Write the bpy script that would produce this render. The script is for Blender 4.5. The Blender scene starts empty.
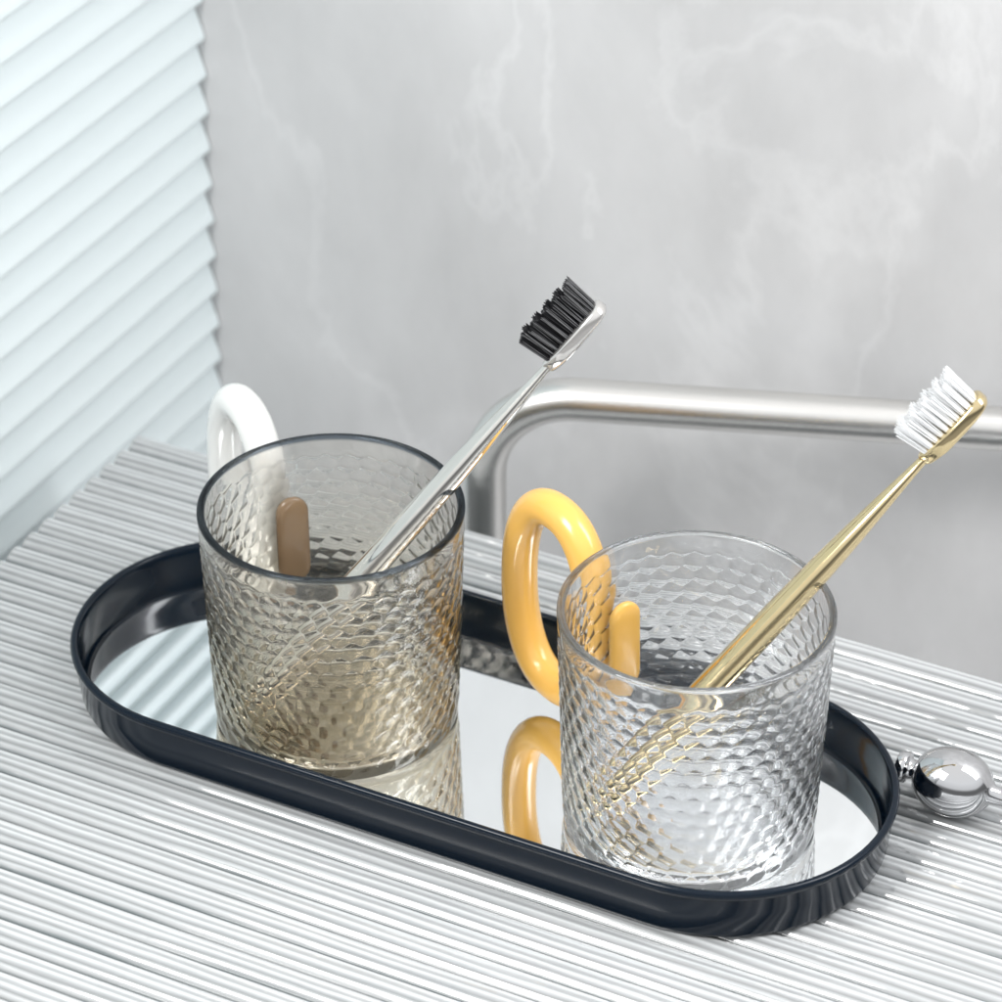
import bpy, math, random
import numpy as np
from mathutils import Vector, Matrix
random.seed(4); rng=np.random.RandomState(7)
S=0.01
scn=bpy.context.scene
TH=math.radians(27)
AX=Vector((math.cos(TH),-math.sin(TH),0)); NX=Vector((math.sin(TH),math.cos(TH),0))
def sn(s,n,z=0.0): return AX*s+NX*n+Vector((0,0,z))

# ---------- helpers
def mk(name,verts,faces,mat,origin=(0,0,0),parent=None,smooth=True):
    o=Vector(origin)
    me=bpy.data.meshes.new(name)
    me.from_pydata([((Vector(v)-o)*S)[:] for v in verts],[],faces)
    me.update()
    if smooth:
        me.polygons.foreach_set('use_smooth',[True]*len(me.polygons))
    me.materials.append(mat)
    ob=bpy.data.objects.new(name,me)
    scn.collection.objects.link(ob)
    if parent: ob.parent=parent
    else: ob.location=o*S
    return ob
def fixn(ob):
    import bmesh
    bm=bmesh.new(); bm.from_mesh(ob.data); bmesh.ops.recalc_face_normals(bm,faces=bm.faces); bm.to_mesh(ob.data); bm.free()
def empty(name,origin,label,cat):
    e=bpy.data.objects.new(name,None); e.empty_display_size=0.01
    e.location=Vector(origin)*S; scn.collection.objects.link(e)
    e["label"]=label; e["category"]=cat
    return e
def ringmesh(rings,closed_v=False,cap0=True,cap1=True):
    n=len(rings[0]); v=[p for r in rings for p in r]; f=[]
    m=len(rings)
    for i in range(m if closed_v else m-1):
        a=i*n; b=((i+1)%m)*n
        for j in range(n):
            k=(j+1)%n
            f.append((a+j,a+k,b+k,b+j))
    if not closed_v:
        if cap0: f.append(tuple(range(n))[::-1])
        if cap1: f.append(tuple(range((m-1)*n,m*n)))
    return v,f
def nodes(name):
    m=bpy.data.materials.new(name); m.use_nodes=True
    nt=m.node_tree; return m,nt,nt.nodes['Principled BSDF']
def pmat(name,col,rough=.4,metal=0,trans=0,ior=1.5,coat=0,spec=.5,bump=None):
    m,nt,b=nodes(name)
    b.inputs['Base Color'].default_value=(*col,1)
    b.inputs['Roughness'].default_value=rough
    b.inputs['Metallic'].default_value=metal
    b.inputs['Transmission Weight'].default_value=trans
    b.inputs['IOR'].default_value=ior
    b.inputs['Coat Weight'].default_value=coat
    b.inputs['Specular IOR Level'].default_value=spec
    if bump:
        tc=nt.nodes.new('ShaderNodeTexCoord'); mp=nt.nodes.new('ShaderNodeMapping'); no=nt.nodes.new('ShaderNodeTexNoise'); bp=nt.nodes.new('ShaderNodeBump')
        mp.inputs['Scale'].default_value=bump[0]; no.inputs['Scale'].default_value=1; no.inputs['Detail'].default_value=3
        bp.inputs['Strength'].default_value=bump[1]; bp.inputs['Distance'].default_value=.0005
        nt.links.new(tc.outputs['Object'],mp.inputs[0]); nt.links.new(mp.outputs[0],no.inputs['Vector'])
        nt.links.new(no.outputs[0],bp.inputs['Height']); nt.links.new(bp.outputs[0],b.inputs['Normal'])
    return m
def glass(name,ior=1.45,clear=.3,tint=(1,1,1),rimtint=None,lowtint=None):
    m=bpy.data.materials.new(name); m.use_nodes=True; nt=m.node_tree
    nt.nodes.remove(nt.nodes['Principled BSDF'])
    g=nt.nodes.new('ShaderNodeBsdfGlass'); g.inputs['Roughness'].default_value=0; g.inputs['IOR'].default_value=ior; g.inputs['Color'].default_value=(*tint,1)
    t=nt.nodes.new('ShaderNodeBsdfTransparent'); t.inputs['Color'].default_value=(*tint,1)
    mx=nt.nodes.new('ShaderNodeMixShader'); mx.inputs[0].default_value=clear
    nt.links.new(g.outputs[0],mx.inputs[1]); nt.links.new(t.outputs[0],mx.inputs[2])
    out=nt.nodes['Material Output']; nt.links.new(mx.outputs[0],out.inputs['Surface'])
    if rimtint:
        tc=nt.nodes.new('ShaderNodeTexCoord'); sp=nt.nodes.new('ShaderNodeSeparateXYZ'); nt.links.new(tc.outputs['Object'],sp.inputs[0])
        mr=nt.nodes.new('ShaderNodeMapRange'); mr.inputs['From Max'].default_value=.08; nt.links.new(sp.outputs['Z'],mr.inputs['Value'])
        rp=nt.nodes.new('ShaderNodeValToRGB'); e=rp.color_ramp.elements
        e[0].position=0; e[0].color=(*[c*.8 for c in lowtint],1)
        e[1].position=1; e[1].color=(*rimtint,1)
        for p,c in ((.03,lowtint),(.4,lowtint),(.8,tint),(.932,tint),(.942,rimtint)):
            q=e.new(p); q.color=(*c,1)
        nt.links.new(mr.outputs[0],rp.inputs[0]); nt.links.new(rp.outputs[0],g.inputs['Color']); nt.links.new(rp.outputs[0],t.inputs['Color'])
    return m

# ---------- materials
M_smoke=glass('smoked_plastic',1.45,.10,(.95,.943,.928),(.26,.30,.35),(.945,.920,.868))
M_clear=glass('clear_plastic',1.45,.10,(.995,.997,1))
M_tray=pmat('navy_gloss_plastic',(.003,.008,.016),.12,spec=.26)
M_mirror=pmat('mirror_glass',(.93,.95,.96),.015,1)
M_white=pmat('white_gloss_plastic',(.78,.78,.76),.18,coat=.3)
M_yellow=pmat('yellow_gloss_plastic',(.84,.48,.11),.22,coat=.3)
M_beige=pmat('amber_clip_plastic',(.36,.24,.14),.12,trans=.45,coat=.3)
M_chrome=pmat('polished_silver',(.78,.75,.71),.08,1)
M_chrome2=pmat('polished_chrome',(.58,.58,.59),.05,1)
M_gold=pmat('champagne_gold_plating',(.74,.60,.35),.09,1)
M_nickel=pmat('brushed_nickel',(.70,.69,.67),.27,1,bump=((400,3000,3000),.12))
M_black=pmat('black_bristle',(.012,.012,.014),.35)
M_wbr=pmat('white_bristle',(.85,.86,.87),.4)
M_headp=pmat('silver_head_plastic',(.66,.64,.62),.12,.75)
M_louv=pmat('white_louvre_paint',(.76,.83,.84),.3)

def links(nt,*p):
    for a,b_ in p: nt.links.new(a,b_)
def mthf(nt):
    def mth(op,a,b2=None,c=None):
        x=nt.nodes.new('ShaderNodeMath'); x.operation=op
        for i,q in enumerate((a,b2,c)):
            if q is None: continue
            if isinstance(q,(int,float)): x.inputs[i].default_value=q
            else: nt.links.new(q,x.inputs[i])
        return x.outputs[0]
    return mth
# marble
m,nt,b=nodes('grey_marble'); M_marble=m; mth=mthf(nt)
tc=nt.nodes.new('ShaderNodeTexCoord')
def noise(scale,detail,dist=0,rough=.5,vec=None):
    n_=nt.nodes.new('ShaderNodeTexNoise'); n_.inputs['Scale'].default_value=scale; n_.inputs['Detail'].default_value=detail
    n_.inputs['Distortion'].default_value=dist; n_.inputs['Roughness'].default_value=rough
    nt.links.new(vec,n_.inputs['Vector']); return n_.outputs[0]
mp=nt.nodes.new('ShaderNodeMapping'); mp.inputs['Rotation'].default_value=(0,.75,0); mp.inputs['Scale'].default_value=(1.5,1,.8); mp.inputs['Location'].default_value=(.31,0,.17)
nt.links.new(tc.outputs['Object'],mp.inputs[0]); mv=mp.outputs[0]
cloud=noise(9,6,.2,.55,mv)
fine=noise(60,4,0,.6,mv)
va=mth('ABSOLUTE',mth('SUBTRACT',noise(5,7,.3,.55,mv),.5))
vein=mth('MAXIMUM',mth('SUBTRACT',1,mth('DIVIDE',va,.016)),0)
mask=mth('MULTIPLY',vein,noise(7,2,0,.5,tc.outputs['Object']))
vb=mth('ABSOLUTE',mth('SUBTRACT',noise(3.2,6,.5,.5,tc.outputs['Object']),.47))
vein2=mth('MAXIMUM',mth('SUBTRACT',1,mth('DIVIDE',vb,.03)),0)
val=mth('ADD',mth('ADD',.655,mth('MULTIPLY',mth('SUBTRACT',cloud,.5),.36)),mth('MULTIPLY',mth('SUBTRACT',fine,.5),.05))
val=mth('ADD',mth('ADD',val,mth('MULTIPLY',mask,.09)),mth('MULTIPLY',vein2,.04))
cb=nt.nodes.new('ShaderNodeCombineColor')
links(nt,(val,cb.inputs[0]),(mth('MULTIPLY',val,.992),cb.inputs[1]),(mth('MULTIPLY',val,.997),cb.inputs[2]),(cb.outputs[0],b.inputs['Base Color']))
b.inputs['Roughness'].default_value=.5

# reeded counter material: valley shade and refraction bands painted into the base colour
PITCH=.95; N1=8.8
m,nt,b=nodes('reeded_glossy_acrylic_painted_bands'); M_reed=m; mth=mthf(nt)
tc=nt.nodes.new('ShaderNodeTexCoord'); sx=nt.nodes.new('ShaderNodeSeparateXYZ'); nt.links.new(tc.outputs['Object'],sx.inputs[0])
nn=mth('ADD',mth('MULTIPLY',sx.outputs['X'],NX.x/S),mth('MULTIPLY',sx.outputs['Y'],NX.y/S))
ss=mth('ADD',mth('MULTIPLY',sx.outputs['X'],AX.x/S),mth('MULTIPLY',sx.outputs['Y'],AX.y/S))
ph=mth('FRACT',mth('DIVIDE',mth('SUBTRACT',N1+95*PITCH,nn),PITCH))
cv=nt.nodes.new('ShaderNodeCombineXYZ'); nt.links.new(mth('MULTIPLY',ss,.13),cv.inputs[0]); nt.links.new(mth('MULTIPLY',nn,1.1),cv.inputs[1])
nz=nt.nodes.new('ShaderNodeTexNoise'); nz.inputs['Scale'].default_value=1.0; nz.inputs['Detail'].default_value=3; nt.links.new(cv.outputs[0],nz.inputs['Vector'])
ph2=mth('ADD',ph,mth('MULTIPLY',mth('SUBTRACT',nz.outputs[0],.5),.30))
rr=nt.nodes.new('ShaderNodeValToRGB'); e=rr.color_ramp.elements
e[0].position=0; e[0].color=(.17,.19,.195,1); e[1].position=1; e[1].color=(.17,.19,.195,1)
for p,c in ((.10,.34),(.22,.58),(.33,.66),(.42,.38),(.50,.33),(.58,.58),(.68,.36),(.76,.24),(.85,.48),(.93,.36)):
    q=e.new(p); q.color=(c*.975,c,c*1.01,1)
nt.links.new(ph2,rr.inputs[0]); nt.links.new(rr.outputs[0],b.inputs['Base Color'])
b.inputs['Roughness'].default_value=.05; b.inputs['IOR'].default_value=1.85

# ---------- setting
ZC=-.35
def box(name,s0,s1,n0,n1,z0,z1,mat):
    v=[sn(s,n,z) for z in (z0,z1) for s,n in ((s0,n0),(s1,n0),(s1,n1),(s0,n1))]
    f=[(3,2,1,0),(4,5,6,7),(0,1,5,4),(1,2,6,5),(2,3,7,6),(3,0,4,7)]
    return mk(name,v,f,mat,smooth=False)
wall=box('wall',-23.2,70,20,22,-12,75,M_marble)
wall["label"]="pale grey marble wall with soft white veins"; wall["category"]="wall"
fl=box('floor',-40,70,-50,22.5,-14,-12.02,M_marble); fl["kind"]="structure"
s0,s1,n0,n1=-18.5,30,-32,N1
nr=int((n1-n0)/PITCH)
pts=[(n1,-12)]
for i in range(nr):
    c=n1-PITCH*(i+.5)
    for k in range(19):
        a=math.pi*k/18
        x=math.cos(a); pts.append((c+x*PITCH*.5*.99, ZC-.32+.32*math.sin(a)))
pts.append((n1-nr*PITCH,-12))
v=[sn(s0,p[0],p[1]) for p in pts]+[sn(s1,p[0],p[1]) for p in pts]
k=len(pts); f=[(j,(j+1)%k,k+(j+1)%k,k+j) for j in range(k)]+[tuple(range(k))[::-1],tuple(range(k,2*k))]
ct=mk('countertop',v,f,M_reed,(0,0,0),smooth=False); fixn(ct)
ct["kind"]="structure"; ct["label"]="glossy white reeded acrylic countertop"

# louvre
pts=[]; z=-12; PL=1.5
while z<75:
    pts+= [(.46,z),(.52,z+.06),(.53,z+.16),(.50,z+.3),(.40,z+.6),(.10,z+PL-.05)]
    z+=PL
pts=[(-1,-12)]+pts+[(-1,z)]
k=len(pts)
v=[sn(-22.7+p[0],-30,p[1]) for p in pts]+[sn(-22.7+p[0],19.95,p[1]) for p in pts]
f=[(j,(j+1)%k,k+(j+1)%k,k+j) for j in range(k)]+[tuple(range(k))[::-1],tuple(range(k,2*k))]
lv=mk('louvred_panel',v,f,M_louv,sn(-22.9,0,-12),smooth=False); fixn(lv)
lv["label"]="white horizontal louvre slats closing the side of the niche"; lv["category"]="shutter"

# ---------- tray
TC=sn(.12,-2.1,0)
def stad(r,z,half=8.17,n=40):
    out=[]
    for i in range(n+1):
        a=-math.pi/2+math.pi*i/n; out.append(TC+AX*(half+r*math.cos(a))+NX*(r*math.sin(a))+Vector((0,0,z)))
    for i in range(n+1):
        a=math.pi/2+math.pi*i/n; out.append(TC+AX*(-half+r*math.cos(a))+NX*(r*math.sin(a))+Vector((0,0,z)))
    return out
tray=empty('tray',TC+Vector((0,0,ZC)),"oval dark navy tray with mirrored base on the ribbed countertop","tray")
prof=[(4.75,ZC+.01),(4.9,ZC+.03),(4.99,ZC+.10),(5.02,ZC+.2),(5.1,.6),(5.16,1.2),(5.17,1.24),(5.23,1.28),(5.25,1.36),(5.25,1.43),(5.22,1.49),(5.17,1.52),(5.08,1.52),(5.03,1.48),(5.0,1.4),(4.98,1.2),(4.95,.6),(4.9,.0),(4.86,-.08),(4.78,-.12)]
v,f=ringmesh([stad(r,z) for r,z in prof])
o=mk('tray_rim',v,f,M_tray,TC+Vector((0,0,ZC)),tray); fixn(o)
v,f=ringmesh([stad(r,z) for r,z in [(4.72,-.11),(4.74,-.03),(4.70,0.0)]])
o=mk('mirror_base',v,f,M_mirror,TC+Vector((0,0,ZC)),tray,smooth=False); fixn(o)

# ---------- cups
H=7.6
def cup_mesh():
    NC=36; SUB=14; N=NC*SUB
    h=.50
    zs=np.arange(.30,6.95,.042)
    th=np.arange(N)/N*2*np.pi
    rows=int((7.1)/h)+3
    jx=rng.uniform(-.03,.03,(rows+2,NC)); jy=rng.uniform(-.02,.02,(rows+2,NC))
    Rr=lambda z: 3.72+.25*(z/H)
    rings=[]
    U=th/(2*np.pi)*NC
    for z in zs:
        rowf=z/h
        best=np.full(N,9.)
        for rr_ in range(int(rowf)-1,int(rowf)+3):
            ri=rr_%(rows)
            off=.5*(rr_%2)
            base=np.floor(U-off)
            for dc in (-1,0,1,2):
                ci=(base+dc)
                cidx=(ci.astype(int))%NC
                dx=U-off-ci-jx[ri,cidx]; dy=(rowf-rr_-jy[ri,cidx])*.866
                best=np.minimum(best,dx*dx+dy*dy)
        fade=min(1,(z-.3)/.2,(6.9-z)/.15)
        r=Rr(z)-.01+fade*.062*(best/.33-.35)
        rings.append(np.stack([r*np.cos(th),r*np.sin(th),np.full(N,z)],1))
    def ring(r,z): return np.stack([r*np.cos(th),r*np.sin(th),np.full(N,z)],1)
    pre=[ring(3.0,.02),ring(3.45,.01),ring(3.6,.04),ring(3.69,.12),ring(3.72,.2)]
    post=[ring(3.955,7.05),ring(3.97,7.3),ring(3.985,7.48),ring(3.98,7.55),ring(3.94,7.6),ring(3.87,7.615),ring(3.80,7.6),ring(3.76,7.55),ring(3.75,7.45)]
    inn=[ring(3.75-.25*(7.45-z)/7.45,z) for z in np.arange(7.0,.7,-.6)]
    inn+=[ring(3.48,.5),ring(3.4,.4),ring(3.25,.35),ring(2.8,.33)]
    allr=pre+rings+post+inn
    v=np.concatenate(allr); f=[]
    m=len(allr)
    for i in range(m-1):
        a=i*N;b=a+N
        f+=[(a+j,a+(j+1)%N,b+(j+1)%N,b+j) for j in range(N)]
    f.append(tuple(range(N))[::-1]); f.append(tuple(range((m-1)*N,m*N)))
    return v,f
CV,CF=cup_mesh()
def handle_pts(az,c,n=72):
    d=Vector((math.cos(az),math.sin(az),0)); out=[]
    for i in range(n):
        a=2*math.pi*i/n
        ca,sa=math.cos(a),math.sin(a); e=2/2.3
        o=2.45+1.85*math.copysign(abs(ca)**e,ca); zz=4.25+3.15*math.copysign(abs(sa)**e,sa)
        out.append(c+d*(4.0+o)+Vector((0,0,zz)))
    return out,d
def tube(path,rad,side,closed=True,n=24):
    rings=[];m=len(path)
    for i,p in enumerate(path):
        a=path[(i-1)%m] if closed or i>0 else p; b_=path[(i+1)%m] if closed or i<m-1 else p
        t=(b_-a).normalized(); u=side; w=t.cross(u).normalized()
        r_=rad(i) if callable(rad) else rad
        rings.append([p+u*(r_*math.cos(2*math.pi*k/n))+w*(r_*math.sin(2*math.pi*k/n)) for k in range(n)])
    return rings
def make_cup(c,az,mbody,mhandle,mclip,label,rot,azc):
    c=Vector(c)
    e=empty('cup',c,label,'cup')
    R=Matrix.Rotation(rot,3,'Z')
    vv=[(R@Vector(p))+c for p in CV]
    b_=mk('cup_body',vv,CF,mbody,c,e); fixn(b_)
    pts,d=handle_pts(az,c)
    side=d.cross(Vector((0,0,1))).normalized()
    v,f=ringmesh(tube(pts,.56,side),closed_v=True)
    o=mk('handle',v,f,mhandle,c,e); fixn(o)
    # rounded clip tab holding the handle, on the inner face of the wall
    d2=Vector((math.cos(azc),math.sin(azc),0)); side2=d2.cross(Vector((0,0,1))).normalized()
    rings=[]
    z0,z1,hw=2.7,5.75,.53
    for i in range(29):
        a=math.pi*i/28
        zz=(z0+z1)/2-math.cos(a)*(z1-z0)/2
        q=min(zz-z0,z1-zz); wd=hw*math.sqrt(max(.0008,1-(1-min(1,q/hw))**2))
        rc=3.75-.25*(7.45-zz)/7.45-.07-.17
        ring=[]
        for k in range(28):
            t=2*math.pi*k/28; ca,sa=math.cos(t),math.sin(t)
            ring.append(c+d2*(rc+.17*(wd/hw)**.6*math.copysign(abs(sa)**.7,sa))+side2*(wd*math.copysign(abs(ca)**.7,ca))+Vector((0,0,zz)))
        rings.append(ring)
    v,f=ringmesh(rings)
    o=mk('handle_clip',v,f,mclip,c,e); fixn(o)
make_cup((-5.04,-.25,0),math.radians(117),M_smoke,M_white,M_beige,"smoked hammered plastic cup with white ring handle, holding a silver toothbrush",0,math.radians(114))
make_cup((5.56,-5.53,0),math.radians(127),M_clear,M_yellow,M_yellow,"clear hammered plastic cup with yellow ring handle, holding a gold toothbrush",1.1,math.radians(124))

# ---------- toothbrushes
def brush(P0,mh,mhead,mb,label,K=1.0):
    P0=Vector(P0); d=Vector((6.02,1.2,7.3)).normalized()
    e=empty('toothbrush',P0,label,'toothbrush')
    b0=Vector((-.75,.157,.69)); b_=(b0-d*b0.dot(d)).normalized(); w=d.cross(b_).normalized()
    L=[(0,.06),(.03,.16),(.12,.26),(.35,.38),(.8,.46),(2,.50),(5,.50),(8,.49),(10,.43),(11.3,.36),(12.6,.27),(13.5,.20),(14.0,.165),(14.4,.155),(14.6,.12)]
    rings=[]
    for i in range(len(L)-1):
        for k in range(4):
            t=k/4; l=L[i][0]*(1-t)+L[i+1][0]*t; r=L[i][1]*(1-t)+L[i+1][1]*t
            rings.append((l,r))
    rings.append(L[-1])
    R=[]
    for l,r in rings:
        R.append([P0+d*(l*K)+b_*(r*.85*math.cos(2*math.pi*k/28))+w*(r*1.12*math.sin(2*math.pi*k/28)) for k in range(28)])
    v,f=ringmesh(R); o=mk('handle',v,f,mh,P0,e); fixn(o)
    HC=15.5*K+.02
    def outline(sc,hb):
        pts=[]; hl=1.30; hw=.58
        for k in range(40):
            a=2*math.pi*k/40; ca,sa=math.cos(a),math.sin(a)
            x=math.copysign(abs(ca)**.6,ca)*hl*sc; y=math.copysign(abs(sa)**.7,sa)*hw*sc
            if x<-.5: y*=1-.55*min(1,(-x-.5)/.8)
            pts.append(P0+d*(HC+x)+w*y+b_*hb)
        return pts
    R=[outline(.85,-.21),outline(.95,-.18),outline(1,-.1),outline(1,.12),outline(.96,.18),outline(.88,.2)]
    v,f=ringmesh(R); o=mk('head',v,f,mhead,P0,e); fixn(o)
    v=[];f=[]
    for i in range(10):
        for j in range(4):
            cx=HC-.95+i*.222; cy=(-.33+.22*j)*(0.8 if i in(0,9) else 1)
            hh=.98+.09*((i%2)*1.0)
            for q in range(22):
                a=random.random()*6.28; rr=.08*math.sqrt(random.random())
                x0=cx+rr*math.cos(a); y0=cy+rr*math.sin(a)
                sp=1.35+random.random()*.35
                x1=cx+rr*math.cos(a)*sp+random.uniform(-.02,.02)+.015*(i-4.5); y1=cy+rr*math.sin(a)*sp+random.uniform(-.02,.02)
                hq=hh+random.uniform(-.04,.04)
                b0i=len(v); t=.014
                for (x,y,h,tt) in ((x0,y0,.19,t),(x1,y1,.19+hq,t*.75)):
                    for k in range(4):
                        aa=k*math.pi/2
                        v.append(P0+d*(x+tt*math.cos(aa))+w*(y+tt*math.sin(aa))+b_*h)
                for k in range(4):
                    kk=(k+1)%4; f.append((b0i+k,b0i+kk,b0i+4+kk,b0i+4+k))
                f.append((b0i+4,b0i+5,b0i+6,b0i+7))
    mk('bristles',v,f,mb,P0,e,smooth=False)
brush((-7.65,-1.0,.8),M_chrome,M_headp,M_black,"silver toothbrush with black bristles leaning in the smoked cup")
brush((2.9,-5.8,.75),M_gold,M_gold,M_wbr,"gold toothbrush with white bristles leaning in the clear cup",.995)

# ---------- faucet
base_=Vector((-.55,12.7,0))
fa=empty('faucet',base_+Vector((0,0,-12)),"brushed nickel bent-pipe faucet spout beside the marble wall","faucet")
dirp=Vector((1,-.13,0)).normalized(); Rb=3.1; zt=3.45
path=[base_+Vector((0,0,z)) for z in (-11.6,-8,-4,-1,zt-Rb-.2)]
for i in range(17):
    a=math.pi/2*i/16
    path.append(base_+dirp*(Rb-Rb*math.cos(a))+Vector((0,0,zt-Rb+Rb*math.sin(a))))
for l in (3.9,6,10,14,18,22): path.append(base_+dirp*l+Vector((0,0,zt)))
side=dirp.cross(Vector((0,0,1))).normalized()
v,f=ringmesh(tube(path,.73,side,closed=False,n=40)); o=mk('spout',v,f,M_nickel,base_+Vector((0,0,-12)),fa); fixn(o)
R=[[base_+Vector((r*math.cos(2*math.pi*k/40),r*math.sin(2*math.pi*k/40),z)) for k in range(40)] for r,z in ((1.3,-12),(1.35,-11.95),(1.35,-11.7),(1.2,-11.6),(.8,-11.58))]
v,f=ringmesh(R); o=mk('base_flange',v,f,M_nickel,base_+Vector((0,0,-12)),fa); fixn(o)

# ---------- chrome knob
K=Vector((13.35,-4.75,ZC+1.08))
kd=(AX*1+Vector((0,0,-.02))).normalized(); ku=Vector((0,0,1)); kw=kd.cross(ku).normalized(); ku=kw.cross(kd)
kn=[(-1.72,.05),(-1.70,.40),(-1.62,.47),(-1.42,.49),(-1.36,.44),(-1.34,.32),(-1.15,.30),(-1.08,.36),(-1.04,.55)]
for i in range(1,20):
    a=math.pi*i/20
    x=-1.1*math.cos(a)
    if x>-.95 and x<.95: kn.append((x*1.15+.05,1.05*math.sqrt(max(0,1-(x/1.12)**2))))
kn+=[(1.2,.45),(1.3,.3),(1.7,.26),(3.2,.3),(3.4,.2),(3.42,.04)]
R=[[K+kd*l+ku*(r*math.cos(2*math.pi*k/48))+kw*(r*math.sin(2*math.pi*k/48)) for k in range(48)] for l,r in kn]
v,f=ringmesh(R); o=mk('chrome_knob',v,f,M_chrome2,K-Vector((0,0,1.05))); fixn(o)
o["label"]="polished chrome ball knob with a collar lying on the ribbed countertop"; o["category"]="knob"

# ---------- camera
cam=bpy.data.cameras.new('Camera'); co=bpy.data.objects.new('Camera',cam); scn.collection.objects.link(co)
co.location=(0,-.866,.651); co.rotation_euler=(math.radians(90-33.6),0,0)
cam.lens=125.75; cam.sensor_width=36; cam.clip_start=.01; cam.clip_end=50
cam.dof.use_dof=True; cam.dof.focus_distance=1.02; cam.dof.aperture_fstop=16
scn.camera=co
# ---------- light
w=bpy.data.worlds.new("World"); scn.world=w; w.use_nodes=True; nt=w.node_tree
bg=nt.nodes['Background']
tc=nt.nodes.new('ShaderNodeTexCoord'); sp=nt.nodes.new('ShaderNodeSeparateXYZ'); nt.links.new(tc.outputs['Generated'],sp.inputs[0])
mr=nt.nodes.new('ShaderNodeMapRange'); mr.inputs['From Min'].default_value=-1; nt.links.new(sp.outputs['Z'],mr.inputs['Value'])
rp=nt.nodes.new('ShaderNodeValToRGB'); e=rp.color_ramp.elements
e[0].position=.0; e[0].color=(.35,.36,.37,1); e[1].position=1; e[1].color=(1,1,1,1)
for p,c in ((.44,.35),(.53,.16),(.6,.2),(.66,.8),(.8,1.0)):
    q=e.new(p); q.color=(c*.98,c,c*1.02,1)
nt.links.new(mr.outputs[0],rp.inputs[0]); nt.links.new(rp.outputs[0],bg.inputs['Color']); bg.inputs['Strength'].default_value=1.15
def area(loc,tgt,size,power,col=(1,1,1)):
    l=bpy.data.lights.new('softbox','AREA'); l.shape='RECTANGLE'; l.size=size[0]*S; l.size_y=size[1]*S; l.energy=power; l.color=col
    o=bpy.data.objects.new('softbox_lamp',l); scn.collection.objects.link(o); o.location=Vector(loc)*S
    o.rotation_euler=(Vector(tgt)-Vector(loc)).to_track_quat('-Z','Y').to_euler()
area((-50,-40,75),(0,5,0),(40,40),9.0,(1,.99,.97))
area((50,-10,60),(0,12,0),(25,50),4.5,(.97,.985,1))
scn.view_settings.view_transform='Standard'; scn.view_settings.look='None'; scn.view_settings.exposure=0
